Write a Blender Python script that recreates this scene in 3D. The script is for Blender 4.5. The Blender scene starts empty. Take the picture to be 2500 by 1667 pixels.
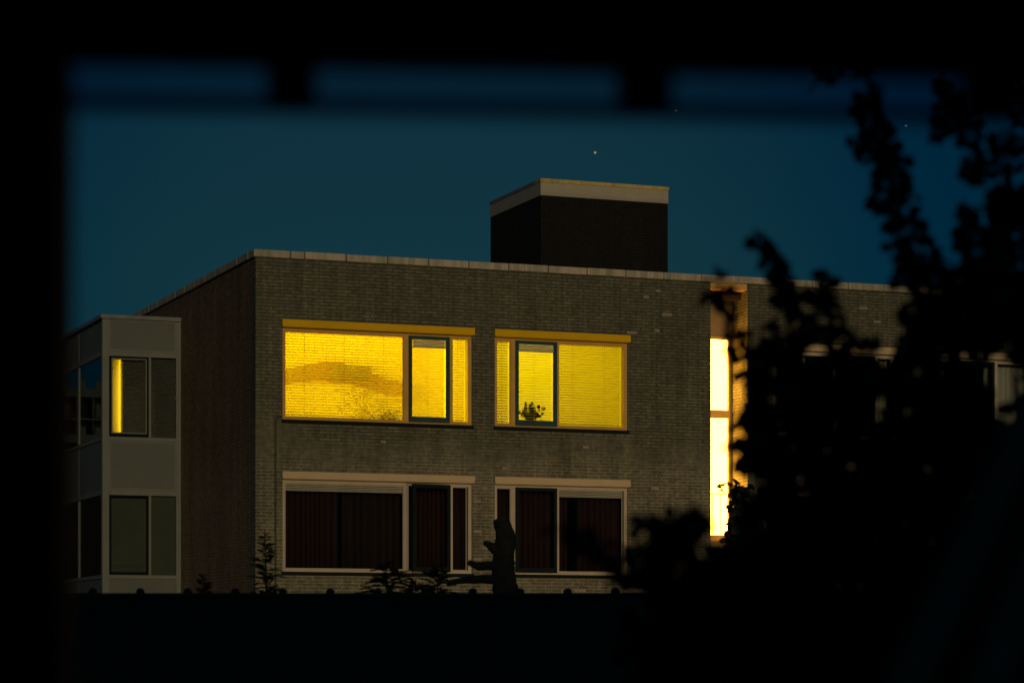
import bpy, bmesh, math, random
from mathutils import Vector, Matrix
from mathutils import noise as mnoise
R = math.radians
scene = bpy.context.scene
col = scene.collection
rnd = random.Random(7)

# ------------------------------------------------------------------ camera
EYE = 1.5                       # eye height above the garden
YAW = R(20.9)
FPX = 6468.0                    # focal length in pixels of the 2500 px wide photo
F = Vector((math.sin(YAW), math.cos(YAW), 0)); RT = Vector((math.cos(YAW), -math.sin(YAW), 0))
def at(px, py, d):              # world point seen at photo pixel px,py at depth d metres
    return Vector((0, 0, EYE)) + F*d + RT*((px-1250)/FPX*d) + Vector((0, 0, (1603-py)/FPX*d))
def X_on(px, Y):                # x of a point at world depth Y seen at column px
    u = (px-1250)/FPX
    return Y*(F.x + RT.x*u)/(F.y + RT.y*u)
FY = 47.0                       # plane of the brick front
def fx(px): return X_on(px, FY)

cd = bpy.data.cameras.new('camera'); cam = bpy.data.objects.new('camera', cd); col.objects.link(cam)
cam.location = (0, 0, EYE); cam.rotation_euler = (R(90), 0, -YAW)
cd.sensor_width = 36; cd.lens = 36*FPX/2500; cd.shift_y = (1603-833.5)/2500
cd.clip_start = .05; cd.clip_end = 3000
cd.dof.use_dof = True; cd.dof.focus_distance = 50; cd.dof.aperture_fstop = 3.5
scene.camera = cam

# ------------------------------------------------------------------ materials
def nodes(name):
    m = bpy.data.materials.new(name); m.use_nodes = True
    nt = m.node_tree; return m, nt, nt.nodes['Principled BSDF']
def paint(name, c, rough=.6, var=.15, scale=3.0, bump=.0, metal=0, streak=0, dark=None):
    m, nt, b = nodes(name); N = nt.nodes; L = nt.links
    tc = N.new('ShaderNodeTexCoord'); mp = N.new('ShaderNodeMapping'); L.new(tc.outputs['Object'], mp.inputs['Vector'])
    mp.inputs['Scale'].default_value = (1, 1, .12) if streak else (1, 1, 1)
    n = N.new('ShaderNodeTexNoise'); n.inputs['Scale'].default_value = scale; n.inputs['Detail'].default_value = 6; n.inputs['Roughness'].default_value = .65
    L.new(mp.outputs[0], n.inputs['Vector'])
    r = N.new('ShaderNodeValToRGB'); L.new(n.outputs['Fac'], r.inputs['Fac'])
    d = dark or tuple(x*(1-var) for x in c)
    r.color_ramp.elements[0].position = .35; r.color_ramp.elements[0].color = (*d, 1)
    r.color_ramp.elements[1].position = .6; r.color_ramp.elements[1].color = (*c, 1)
    L.new(r.outputs[0], b.inputs['Base Color'])
    b.inputs['Specular IOR Level'].default_value = .2; b.inputs['Roughness'].default_value = rough; b.inputs['Metallic'].default_value = metal
    if bump:
        bp = N.new('ShaderNodeBump'); bp.inputs['Strength'].default_value = bump; bp.inputs['Distance'].default_value = .01
        L.new(n.outputs['Fac'], bp.inputs['Height']); L.new(bp.outputs[0], b.inputs['Normal'])
    return m
def brick(name, c1, c2, mortar_low, mortar_high, zsplit, msize=.011, stain=.5):
    m, nt, b = nodes(name); N = nt.nodes; L = nt.links
    tc = N.new('ShaderNodeTexCoord'); s = N.new('ShaderNodeSeparateXYZ'); L.new(tc.outputs['Object'], s.inputs[0])
    a = N.new('ShaderNodeMath'); a.operation = 'ADD'; L.new(s.outputs[0], a.inputs[0]); L.new(s.outputs[1], a.inputs[1])
    # hand-laid courses wander a little
    wn = N.new('ShaderNodeTexNoise'); wn.inputs['Scale'].default_value = 2.2; wn.inputs['Detail'].default_value = 3; L.new(tc.outputs['Object'], wn.inputs['Vector'])
    w1 = N.new('ShaderNodeMath'); w1.operation = 'MULTIPLY_ADD'; w1.inputs[1].default_value = .022; L.new(wn.outputs['Fac'], w1.inputs[0]); L.new(s.outputs[2], w1.inputs[2])
    cb = N.new('ShaderNodeCombineXYZ'); L.new(a.outputs[0], cb.inputs[0]); L.new(w1.outputs[0], cb.inputs[1])
    br = N.new('ShaderNodeTexBrick'); L.new(cb.outputs[0], br.inputs['Vector'])
    br.inputs['Scale'].default_value = 1; br.inputs['Brick Width'].default_value = .22; br.inputs['Row Height'].default_value = .0625
    br.inputs['Mortar Size'].default_value = msize; br.inputs['Mortar Smooth'].default_value = .3; br.inputs['Bias'].default_value = 0
    br.inputs['Color1'].default_value = (*c1, 1); br.inputs['Color2'].default_value = (*c2, 1)
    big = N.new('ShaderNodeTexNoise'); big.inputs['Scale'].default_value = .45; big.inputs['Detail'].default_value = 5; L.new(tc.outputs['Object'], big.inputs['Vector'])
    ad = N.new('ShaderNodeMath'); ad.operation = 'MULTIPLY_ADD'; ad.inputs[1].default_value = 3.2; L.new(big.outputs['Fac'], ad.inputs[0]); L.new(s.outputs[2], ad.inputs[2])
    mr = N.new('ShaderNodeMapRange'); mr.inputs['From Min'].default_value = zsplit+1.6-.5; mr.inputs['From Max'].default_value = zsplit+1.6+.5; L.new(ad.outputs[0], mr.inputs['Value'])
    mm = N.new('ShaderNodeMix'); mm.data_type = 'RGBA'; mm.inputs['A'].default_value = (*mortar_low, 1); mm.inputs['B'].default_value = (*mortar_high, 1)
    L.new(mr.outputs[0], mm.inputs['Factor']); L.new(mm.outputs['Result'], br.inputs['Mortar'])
    fine = N.new('ShaderNodeTexNoise'); fine.inputs['Scale'].default_value = 9; fine.inputs['Detail'].default_value = 8; fine.inputs['Roughness'].default_value = .7
    L.new(tc.outputs['Object'], fine.inputs['Vector'])
    fr = N.new('ShaderNodeMapRange'); fr.inputs['From Min'].default_value = .3; fr.inputs['From Max'].default_value = .7
    fr.inputs['To Min'].default_value = 1-stain; fr.inputs['To Max'].default_value = 1.25; L.new(fine.outputs['Fac'], fr.inputs['Value'])
    mul = N.new('ShaderNodeMix'); mul.data_type = 'RGBA'; mul.blend_type = 'MULTIPLY'; mul.inputs['Factor'].default_value = 1
    L.new(br.outputs['Color'], mul.inputs['A']); L.new(fr.outputs[0], mul.inputs['B']); L.new(mul.outputs['Result'], b.inputs['Base Color'])
    smap = N.new('ShaderNodeMapping'); smap.inputs['Scale'].default_value = (2.2, 2.2, .35); L.new(tc.outputs['Object'], smap.inputs['Vector'])
    sn = N.new('ShaderNodeTexNoise'); sn.inputs['Scale'].default_value = 1; sn.inputs['Detail'].default_value = 7; sn.inputs['Roughness'].default_value = .7; L.new(smap.outputs[0], sn.inputs['Vector'])
    sr = N.new('ShaderNodeMapRange'); sr.inputs['From Min'].default_value = .35; sr.inputs['From Max'].default_value = .65; sr.inputs['To Min'].default_value = .66; sr.inputs['To Max'].default_value = 1.15; L.new(sn.outputs['Fac'], sr.inputs['Value'])
    mul2 = N.new('ShaderNodeMix'); mul2.data_type = 'RGBA'; mul2.blend_type = 'MULTIPLY'; mul2.inputs['Factor'].default_value = 1
    L.new(mul.outputs['Result'], mul2.inputs['A']); L.new(sr.outputs[0], mul2.inputs['B']); L.new(mul2.outputs['Result'], b.inputs['Base Color'])
    b.inputs['Roughness'].default_value = .9
    sm = N.new('ShaderNodeMath'); sm.operation = 'SUBTRACT'; L.new(fine.outputs['Fac'], sm.inputs[0]); L.new(br.outputs['Fac'], sm.inputs[1])
    bp = N.new('ShaderNodeBump'); bp.inputs['Strength'].default_value = .8; bp.inputs['Distance'].default_value = .012
    L.new(sm.outputs[0], bp.inputs['Height']); L.new(bp.outputs[0], b.inputs['Normal'])
    return m
def glassmat(name, tint=(1, 1, 1), gloss=.9, ior=1.5):
    m, nt, b = nodes(name); N = nt.nodes; L = nt.links; N.remove(b)
    out = N['Material Output']; t = N.new('ShaderNodeBsdfTransparent'); t.inputs[0].default_value = (*tint, 1)
    g = N.new('ShaderNodeBsdfGlossy'); g.inputs['Roughness'].default_value = .01; g.inputs['Color'].default_value = (gloss, gloss, gloss, 1)
    f = N.new('ShaderNodeFresnel'); f.inputs['IOR'].default_value = ior
    nz = N.new('ShaderNodeTexNoise'); nz.inputs['Scale'].default_value = 1.3; bp = N.new('ShaderNodeBump'); bp.inputs['Strength'].default_value = .01; bp.inputs['Distance'].default_value = .02
    tc = N.new('ShaderNodeTexCoord'); L.new(tc.outputs['Object'], nz.inputs['Vector']); L.new(nz.outputs['Fac'], bp.inputs['Height']); L.new(bp.outputs[0], g.inputs['Normal'])
    mx = N.new('ShaderNodeMixShader'); L.new(f.outputs[0], mx.inputs[0]); L.new(t.outputs[0], mx.inputs[1]); L.new(g.outputs[0], mx.inputs[2]); L.new(mx.outputs[0], out.inputs[0])
    return m
def emitter(name, c, s):
    m, nt, b = nodes(name)
    b.inputs['Base Color'].default_value = (.3, .3, .3, 1); b.inputs['Emission Color'].default_value = (*c, 1); b.inputs['Emission Strength'].default_value = s
    N = nt.nodes; tc = N.new('ShaderNodeTexCoord'); n = N.new('ShaderNodeTexNoise'); n.inputs['Scale'].default_value = .8
    nt.links.new(tc.outputs['Object'], n.inputs['Vector']); mr = N.new('ShaderNodeMapRange'); mr.inputs['To Min'].default_value = s*.8; mr.inputs['To Max'].default_value = s*1.2
    nt.links.new(n.outputs['Fac'], mr.inputs['Value']); nt.links.new(mr.outputs[0], b.inputs['Emission Strength'])
    return m
def translucent(name, c, tr, mixf=.6):
    m, nt, b = nodes(name); N = nt.nodes; L = nt.links
    t = N.new('ShaderNodeBsdfTranslucent'); t.inputs[0].default_value = (*tr, 1)
    tc = N.new('ShaderNodeTexCoord'); n = N.new('ShaderNodeTexNoise'); n.inputs['Scale'].default_value = 2; L.new(tc.outputs['Object'], n.inputs['Vector'])
    mr = N.new('ShaderNodeMapRange'); mr.inputs['To Min'].default_value = mixf-.06; mr.inputs['To Max'].default_value = mixf+.06; L.new(n.outputs['Fac'], mr.inputs['Value'])
    b.inputs['Base Color'].default_value = (*c, 1); b.inputs['Roughness'].default_value = .5
    mx = N.new('ShaderNodeMixShader'); L.new(mr.outputs[0], mx.inputs[0]); L.new(b.outputs[0], mx.inputs[1]); L.new(t.outputs[0], mx.inputs[2]); L.new(mx.outputs[0], N['Material Output'].inputs[0])
    return m

M = {}
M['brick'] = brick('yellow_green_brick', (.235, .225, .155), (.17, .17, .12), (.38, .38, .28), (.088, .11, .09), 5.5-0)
M['brick_side'] = brick('brown_side_brick', (.38, .25, .145), (.28, .18, .10), (.36, .29, .2), (.16, .12, .085), 5.0)
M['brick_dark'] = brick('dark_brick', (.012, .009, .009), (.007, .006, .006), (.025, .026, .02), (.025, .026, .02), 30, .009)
M['brick_pale'] = paint('pale_brick', (.42, .36, .29), .9, .3, 20, .3)
M['concrete'] = paint('weathered_concrete', (.60, .55, .46), .85, .3, 7, .2, streak=1, dark=(.32, .33, .27))
M['cap_white'] = paint('off_white_fascia', (.58, .55, .46), .6, .12, 1.5)
M['cap_yellow'] = paint('yellow_cast_zinc', (.78, .62, .24), .5, .3, 4, streak=1)  # saturated yellow cast along the roof box edge is put into the trim colour
M['hood'] = paint('beige_hood_paint', (.72, .58, .38), .5, .1, 2)
M['hood_glow'] = paint('hood_window_glow', (.97, .60, .004), .5, .12, 1.2)  # yellow bleed by the lit windows is put into the hood colour
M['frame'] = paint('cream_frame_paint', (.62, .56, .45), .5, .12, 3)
M['frame_glow'] = paint('frame_window_glow', (.80, .50, .13), .5, .15, 2)  # same window glow put into the frame colour
M['navy'] = paint('dark_teal_sash_paint', (.035, .10, .12), .8, .2, 4)
M['black_sash'] = paint('black_sash_paint', (.010, .018, .022), .85, .2, 4)
M['panel'] = paint('grey_green_panel', (.205, .235, .225), .7, .1, 1.2)
M['panel_post'] = paint('grey_cream_post', (.28, .305, .28), .6, .1, 2)
M['roofing'] = paint('roofing_felt', (.05, .05, .05), .95, .3, 5, .3)
M['zinc'] = paint('zinc_trim', (.30, .33, .33), .45, .25, 4)
M['pipe'] = paint('grey_blue_pipe', (.06, .09, .10), .5, .2, 8)
M['glass'] = glassmat('window_glass', gloss=.22)
M['side_glass'] = glassmat('bay_side_glass')
M['smoke'] = glassmat('smoked_glass', (.62, .70, .80), .5)
M['slat'] = translucent('cream_blind_slat', (.62, .50, .07), (.9, .80, .25), .62)
def sheer(name, c, f):
    m, nt, b = nodes(name); N = nt.nodes; L = nt.links
    t = N.new('ShaderNodeBsdfTranslucent'); t.inputs[0].default_value = (*c, 1); tr = N.new('ShaderNodeBsdfTransparent')
    tc = N.new('ShaderNodeTexCoord'); n = N.new('ShaderNodeTexNoise'); n.inputs['Scale'].default_value = 1.2; L.new(tc.outputs['Object'], n.inputs['Vector'])
    mr = N.new('ShaderNodeMapRange'); mr.inputs['To Min'].default_value = f-.22; mr.inputs['To Max'].default_value = f+.22; L.new(n.outputs['Fac'], mr.inputs['Value'])
    mx = N.new('ShaderNodeMixShader'); L.new(mr.outputs[0], mx.inputs[0]); L.new(tr.outputs[0], mx.inputs[1]); L.new(t.outputs[0], mx.inputs[2]); L.new(mx.outputs[0], N['Material Output'].inputs[0]); N.remove(b)
    return m
M['net'] = sheer('diffuser_gauze', (.95, .9, .6), .34)
M['slat_dark'] = paint('grey_blind_slat', (.13, .15, .135), .5, .15, 3)
M['stack'] = paint('raised_blind_slats', (.55, .55, .48), .5, .15, 3)
M['room'] = paint('cream_room_wall', (.8, .76, .62), .8, .08, 1.5)
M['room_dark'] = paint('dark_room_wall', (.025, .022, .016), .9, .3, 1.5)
M['curtain'] = paint('brown_curtain', (.036, .013, .008), .9, .4, 3, streak=1)
M['dim_room'] = paint('dim_room_sheet', (.026, .015, .009), .9, .4, 3, streak=1)  # tone of the murky unlit room
M['curtain_pale'] = paint('pale_curtain', (.50, .52, .44), .9, .2, 3, streak=1)
M['rollblind'] = paint('grey_green_roller_blind', (.085, .11, .09), .8, .15, 2)
M['stairglow'] = emitter('stairwell_light_glass', (1, .40, .033), 22)
M['stairbar'] = paint('stair_transom', (.85, .55, .2), .6, .1, 3)
M['stairpanel'] = paint('stair_spandrel_panel', (.40, .30, .17), .7, .15, 3)
M['wood'] = paint('dark_stained_wood', (.030, .027, .024), .75, .4, 6, .4)
M['fence'] = paint('black_tarred_boards', (.19, .13, .08), .85, .4, 5, .4, streak=1)
M['bark'] = paint('grey_bark', (.055, .06, .055), .95, .5, 14, .9)
M['leaf'] = paint('dark_leaf', (.055, .065, .04), .6, .45, 9)
M['needle'] = paint('conifer_needle', (.035, .05, .03), .7, .4, 12)
M['grass'] = paint('garden_grass', (.035, .05, .02), .95, .5, 4, .6)
M['ground'] = paint('dark_soil_ground', (.045, .045, .035), .95, .4, 1.5, .4)
M['pave'] = paint('street_asphalt', (.05, .05, .05), .9, .25, 2, .2)
M['brown'] = paint('brown_shadow_board', (.36, .17, .05), .7, .25, 3)
M['orange'] = translucent('amber_shadow_shape', (.70, .30, .05), (.85, .34, .04), .35)
M['dark_obj'] = paint('dark_furniture', (.14, .11, .05), .6, .2, 4)
M['plant_dark'] = paint('dark_houseplant', (.02, .035, .03), .6, .3, 8)
M['bar'] = translucent('translucent_bar', (.5, .5, .5), (.95, .88, .72), .8)
M['star'] = emitter('star_light', (1, .48, .16), .4)
M['star_dim'] = emitter('faint_star_light', (.6, .8, 1), .25)
M['hr_wall'] = paint('tower_block_wall', (.02, .025, .025), .8, .2, .2)
M['hr_slab'] = paint('tower_block_slab', (.16, .20, .20), .8, .2, .2)
M['house'] = brick('shade_house_brick', (.16, .09, .06), (.10, .06, .04), (.2, .18, .15), (.2, .18, .15), 30)

# ------------------------------------------------------------------ mesh helpers
class MB:
    def __init__(s): s.v = []; s.f = []; s.mi = []
    def quad(s, pts, mi=0):
        n = len(s.v); s.v += [tuple(p) for p in pts]; s.f.append(tuple(range(n, n+len(pts)))); s.mi.append(mi); return s
    def box(s, x0, x1, y0, y1, z0, z1, mi=0):
        n = len(s.v)
        for z in (z0, z1):
            for y in (y0, y1):
                for x in (x0, x1): s.v.append((x, y, z))
        for q in ((0, 2, 3, 1), (4, 5, 7, 6), (0, 1, 5, 4), (2, 6, 7, 3), (0, 4, 6, 2), (1, 3, 7, 5)):
            s.f.append(tuple(n+i for i in q)); s.mi.append(mi)
        return s
    def tube(s, pts, rad, seg=8, mi=0, jit=0, cap=True):
        pts = [Vector(p) for p in pts]; n0 = len(s.v)
        if not hasattr(rad, '__len__'): rad = [rad]*len(pts)
        for i, p in enumerate(pts):
            d = (pts[min(i+1, len(pts)-1)]-pts[max(i-1, 0)]).normalized()
            if i == 0:
                a = d.cross(Vector((0, 0, 1)))
                if a.length < .3: a = d.cross(Vector((0, 1, 0)))
            else: a = a-d*a.dot(d)
            a.normalize(); b = d.cross(a)
            for k in range(seg):
                t = 2*math.pi*k/seg
                dirv = a*math.cos(t)+b*math.sin(t); rr = rad[i]
                if jit: rr *= 1+jit*mnoise.noise((p+dirv*rad[i])*9)
                s.v.append(tuple(p+dirv*rr))
        for i in range(len(pts)-1):
            for k in range(seg):
                k2 = (k+1) % seg
                s.f.append((n0+i*seg+k, n0+i*seg+k2, n0+(i+1)*seg+k2, n0+(i+1)*seg+k)); s.mi.append(mi)
        if cap:
            s.f.append(tuple(n0+k for k in range(seg))[::-1]); s.mi.append(mi)
            s.f.append(tuple(n0+(len(pts)-1)*seg+k for k in range(seg))); s.mi.append(mi)
        return s
    def build(s, name, mats, parent=None, bevel=0, smooth=False):
        off = parent_loc(parent) if parent else Vector((0, 0, 0))
        me = bpy.data.meshes.new(name); me.from_pydata([tuple(Vector(v)-off) for v in s.v], [], s.f)
        if not isinstance(mats, (list, tuple)): mats = [mats]
        for m in mats: me.materials.append(m)
        for p, i in zip(me.polygons, s.mi): p.material_index = i; p.use_smooth = smooth
        bm = bmesh.new(); bm.from_mesh(me); bmesh.ops.recalc_face_normals(bm, faces=bm.faces); bm.to_mesh(me); bm.free()
        o = bpy.data.objects.new(name, me); col.objects.link(o)
        if parent: o.parent = parent
        if bevel:
            b = o.modifiers.new('bevel', 'BEVEL'); b.width = bevel; b.segments = 2; b.limit_method = 'ANGLE'
        return o
def parent_loc(o):
    v = Vector((0, 0, 0))
    while o: v += o.location; o = o.parent
    return v
def tag(o, label=None, cat=None, group=None, kind=None):
    if label: o['label'] = label
    if cat: o['category'] = cat
    if group: o['group'] = group
    if kind: o['kind'] = kind
    return o
def empty(name, loc, label, cat, group=None):
    o = bpy.data.objects.new(name, None); col.objects.link(o); o.location = loc; o.empty_display_size = .2
    return tag(o, label, cat, group)
def recenter(o):                # put a one-mesh thing's origin at its base
    me = o.data; xs = [v.co for v in me.vertices]
    c = Vector((sum(v.x for v in xs)/len(xs), sum(v.y for v in xs)/len(xs), min(v.z for v in xs)))
    me.transform(Matrix.Translation(-c)); o.location = c; return o

def holed_wall(mb, axis, pos, thick, a0, a1, z0, z1, holes, mi=0):
    """wall standing on axis 'x' (runs along x at y=pos..pos+thick) or 'y', with rectangular openings"""
    A = sorted({a0, a1, *[h[0] for h in holes], *[h[1] for h in holes]}); Z = sorted({z0, z1, *[h[2] for h in holes], *[h[3] for h in holes]})
    def P(a, d, z): return (a, pos+d, z) if axis == 'x' else (pos+d, a, z)
    def solid(i, j):
        if not (0 <= i < len(A)-1 and 0 <= j < len(Z)-1): return False
        ca, cz = (A[i]+A[i+1])/2, (Z[j]+Z[j+1])/2
        return not any(h[0] < ca < h[1] and h[2] < cz < h[3] for h in holes)
    for i in range(len(A)-1):
        for j in range(len(Z)-1):
            if not solid(i, j): continue
            p, q, r, t = A[i], A[i+1], Z[j], Z[j+1]
            for d in (0, thick): mb.quad([P(p, d, r), P(q, d, r), P(q, d, t), P(p, d, t)], mi)
            if not solid(i-1, j): mb.quad([P(p, 0, r), P(p, thick, r), P(p, thick, t), P(p, 0, t)], mi)
            if not solid(i+1, j): mb.quad([P(q, 0, r), P(q, thick, r), P(q, thick, t), P(q, 0, t)], mi)
            if not solid(i, j-1): mb.quad([P(p, 0, r), P(q, 0, r), P(q, thick, r), P(p, thick, r)], mi)
            if not solid(i, j+1): mb.quad([P(p, 0, t), P(q, 0, t), P(q, thick, t), P(p, thick, t)], mi)

# ------------------------------------------------------------------ the apartment block
XL = fx(624); XR1 = fx(1735); XR2 = fx(1825); XE = 33.0
ROOF = 8.96; BACKY = 58.6
BX0 = X_on(250, 52.69); BY0 = 52.69; BY1 = 58.6
apt = empty('apartment_building', (XL, FY, 0), 'flat-roofed brick apartment block with two lit yellow windows and a glowing stairwell strip', 'building')
Z1a, Z1b = 5.865, 7.555          # upper window opening
Z0a, Z0b = 3.07, 4.765           # lower window opening
W = {}                           # name -> frame extents
wins = [(fx(690), fx(1153)), (fx(1208), fx(1533)), (23.46, 26.2), (27.23, 31.1)]
holes = []
for a, b in wins:
    holes += [(a, b, Z1a, Z1b), (a, b, Z0a, Z0b)]
GZ = 0.0
mb = MB()
RECY = 47.74
holed_wall(mb, 'x', FY, .30, XL, XR1, GZ, 8.83, [h for h in holes if h[1] < XR1])
holed_wall(mb, 'x', FY, .30, XR2, XE, GZ, 8.83, [h for h in holes if h[0] > XR2])
# side wall, facing left, with the upper and lower bay doorways left solid
mb.box(XE-.3, XE, FY+.3, BACKY, GZ, 8.83)
mb.box(XL+.3, XE-.3, BACKY-.3, BACKY, GZ, 8.83)
# returns of the stair recess
mb.box(XR1-.3, XR1, FY+.3, RECY+.3, GZ, 8.83); mb.box(XR2, XR2+.3, FY+.3, RECY+.3, GZ, 8.83)
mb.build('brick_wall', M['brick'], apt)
MB().box(XL, XL+.30, FY+.301, BACKY, GZ, 8.83).build('side_wall', M['brick_side'], apt)
# replaced bricks, set 3 mm proud
def pale(px0, px1, py0, py1):
    a, b = fx(px0), fx(px1); d = FY/(F.y+RT.y*((px0+px1)/2-1250)/FPX)*1.0
    dd = FY/(F.y+RT.y*((px0+px1)/2-1250)/FPX) if False else (Vector((a, FY, 0)).dot(F))
    z0 = EYE+(1603-py1)/FPX*dd; z1 = EYE+(1603-py0)/FPX*dd
    MB().box(a, b, FY-.003, FY+.02, z0, z1).build('replaced_brick', M['brick_pale'], apt)
for q in [(1617, 1641, 764, 771), (1530, 1555, 808, 815), (1598, 1610, 803, 810), (1572, 1584, 721, 728), (1602, 1613, 707, 713), (1178, 1190, 1187, 1194),
          (1157, 1174, 1220, 1226), (1156, 1176, 1293, 1300), (1178, 1190, 1333, 1341), (1157, 1176, 1361, 1367), (2098, 2117, 749, 755), (2132, 2150, 782, 788),
          (1227, 1239, 1140, 1146), (1590, 1608, 1188, 1194), (930, 942, 1075, 1081), (1424, 1437, 1088, 1094), (1402, 1430, 1438, 1444)]: pale(*q)
# roof slab and floors, ceilings kept inside
fl = MB(); fl.box(XL+.3, XE-.3, FY+.3, BACKY-.3, 8.55, 8.80); fl.build('roof', M['roofing'], apt)
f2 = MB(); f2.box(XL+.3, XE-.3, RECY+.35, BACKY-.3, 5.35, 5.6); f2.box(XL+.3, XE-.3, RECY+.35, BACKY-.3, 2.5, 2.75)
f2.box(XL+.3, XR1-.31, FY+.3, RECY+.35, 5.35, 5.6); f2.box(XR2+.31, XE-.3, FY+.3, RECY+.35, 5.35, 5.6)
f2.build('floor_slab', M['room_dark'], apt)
# concrete coping stones with open joints
cp = MB()
xs = [XL-.05, fx(708), fx(742)]
while xs[-1] < XE: xs.append(xs[-1]+.805)
for a, b in zip(xs[:-1], xs[1:]):
    if a < XE:
        dz = rnd.uniform(-.004, .004); cp.box(a+.007, min(b, XE+.05)-.007, FY-.05, FY+.36, 8.825+dz, ROOF+dz)
y = FY+.37
while y < BACKY:
    cp.box(XL-.05, XL+.36, y+.007, min(y+.8, BACKY+.05)-.007, 8.825, ROOF); y += .8
cp.build('coping', M['concrete'], apt, bevel=.012)
sf = MB(); sf.box(XR1+.003, XR2-.003, FY+.02, RECY+.3, 8.70, 8.82); sf.build('recess_soffit', M['stairbar'], apt)

# ---- windows
def rect_frame(mb, x0, x1, z0, z1, y0, y1, w, wb=None, mi=0):
    wb = wb or w
    mb.box(x0, x1, y0, y1, z0, z0+wb, mi); mb.box(x0, x1, y0, y1, z1-w, z1, mi)
    mb.box(x0, x0+w, y0, y1, z0+wb, z1-w, mi); mb.box(x1-w, x1, y0, y1, z0+wb, z1-w, mi)
def slats(mb, x0, x1, z0, z1, y, pitch=.05, tilt=50, w=.05, th=.0012, sag=0):
    t = R(tilt); dy, dz = math.cos(t)*w/2, math.sin(t)*w/2
    z = z1-.03
    n = 0
    while z > z0+.015:
        s_ = sag*math.sin(n*2.1)
        # gently crowned slat in two strips
        a = (y-dy, z-dz+s_); b = (y+.004*math.sin(t), z+.004*math.cos(t)+s_); c = (y+dy, z+dz+s_)
        mb.quad([(x0, a[0], a[1]), (x1, a[0], a[1]+s_*.4), (x1, b[0], b[1]), (x0, b[0], b[1])])
        mb.quad([(x0, b[0], b[1]), (x1, b[0], b[1]), (x1, c[0], c[1]), (x0, c[0], c[1])])
        z -= pitch; n += 1
def cords(mb, x0, x1, z0, z1, y, n):
    for i in range(n):
        x = x0+(x1-x0)*(i+.5)/n
        mb.box(x-.003, x+.003, y-.032, y-.028, z0, z1)
def window(x0, x1, z0, z1, seq, fm, hood_m, hood_over, sash_m, label, glass=True, open_sash=0):
    """seq: list of (kind, px0, px1) lights from left to right in world x"""
    fr = MB(); yo, yi = FY+.035, FY+.115
    # outer frame + mullions
    fr.box(x0, x1, yo, yi, z0, z0+.058); fr.box(x0, x1, yo, yi, z1-.062, z1)
    fr.box(x0, x0+.05, yo, yi, z0+.058, z1-.062); fr.box(x1-.07, x1, yo, yi, z0+.058, z1-.062)
    fr.box(x0+.01, x1-.01, yo-.02, yo-.001, z0-.0, z0+.022)
    for (k, a, b), (k2, c, d) in zip(seq[:-1], seq[1:]):
        fr.box(b, c, yo-.004, yi+.004, z0+.059, z1-.063)
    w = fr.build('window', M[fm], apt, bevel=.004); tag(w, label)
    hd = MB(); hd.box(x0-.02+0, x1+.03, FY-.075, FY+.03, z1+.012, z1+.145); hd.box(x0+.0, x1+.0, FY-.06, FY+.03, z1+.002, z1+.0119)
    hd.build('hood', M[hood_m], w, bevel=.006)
    sl = MB(); sl.box(x0-.02, x1+.02, FY-.045, FY+.034, z0-.062, z0-.002); sl.build('sill', M['black_sash'], w, bevel=.004)
    for k, a, b in seq:
        g0, g1, h0, h1 = a, b, z0+.059, z1-.063
        if k == 's':
            sm = MB(); 
            if open_sash:
                # side-hung sash standing ajar, hinged on its right edge
                rect_frame(sm, a, b, h0-.03, h1+.03, -.03, .03, .07, .09)
                gm = MB(); gm.box(a+.07, b-.07, -.004, .004, h0+.06, h1-.04)
                for m_ in (sm, gm):
                    hinge = Vector((b, 0, 0)); rot = Matrix.Rotation(open_sash, 3, 'Z')
                    m_.v = [tuple(rot @ (Vector(v)-hinge)+hinge+Vector((0, FY+.01, 0))) for v in m_.v]
                s_ = sm.build('sash', M[sash_m], w, bevel=.004); gm.build('pane', M['glass'], w); continue
            rect_frame(sm, a+.002, b-.002, h0-.025, h1+.02, yo-.03, yo+.04, .062, .10)
            sm.box(a+.01, b-.01, yo-.036, yo-.0305, h0+.045, h0+.06)
            s_ = sm.build('sash', M[sash_m], w, bevel=.005)
            MB().box(a+.064, b-.064, yo, yo+.006, h0+.076, h1-.043).build('pane', M['glass'], w)
        else:
            bd = MB(); rect_frame(bd, g0+.001, g1-.001, h0+.001, h1-.001, yo+.012, yo+.03, .012); bd.build('glazing_bead', M[fm], w)
            MB().box(g0+.012, g1-.012, yo+.018, yo+.024, h0+.012, h1-.012).build('pane', M['glass'], w)
    return w
def S(a, b): return (fx(a), fx(b))
seqA = [('p', *S(697, 987)), ('s', *S(999, 1099)), ('p', *S(1106, 1141))]
seqB = [('p', *S(1214, 1248.5)), ('s', *S(1259.5, 1361)), ('p', *S(1365.8, 1521.5))]
x0, x1 = wins[0]; x2, x3 = wins[1]
w1 = window(x0, x1, Z1a, Z1b, seqA, 'frame_glow', 'hood_glow', .0, 'navy', 'wide lit yellow window nearest the building corner')
w2 = window(x2, x3, Z1a, Z1b, seqB, 'frame_glow', 'hood_glow', .0, 'navy', 'narrower lit yellow window with plant silhouette')
w3 = window(x0, x1, Z0a, Z0b, seqA, 'frame', 'hood', .0, 'black_sash', 'wide dark window with brown curtain and sash ajar', open_sash=R(11))
w4 = window(x2, x3, Z0a, Z0b, seqB, 'frame', 'hood', .0, 'black_sash', 'dark curtained window behind the pollarded trunk')
def mirror_seq(xa, xb, wide):
    if wide: return [('p', xa+.07, xa+.36), ('s', xa+.43, xa+1.27), ('p', xa+1.35, xb-.07)]
    return [('p', xa+.07, xa+1.38), ('s', xa+1.43, xa+2.28), ('p', xa+2.35, xb-.07)]
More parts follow.
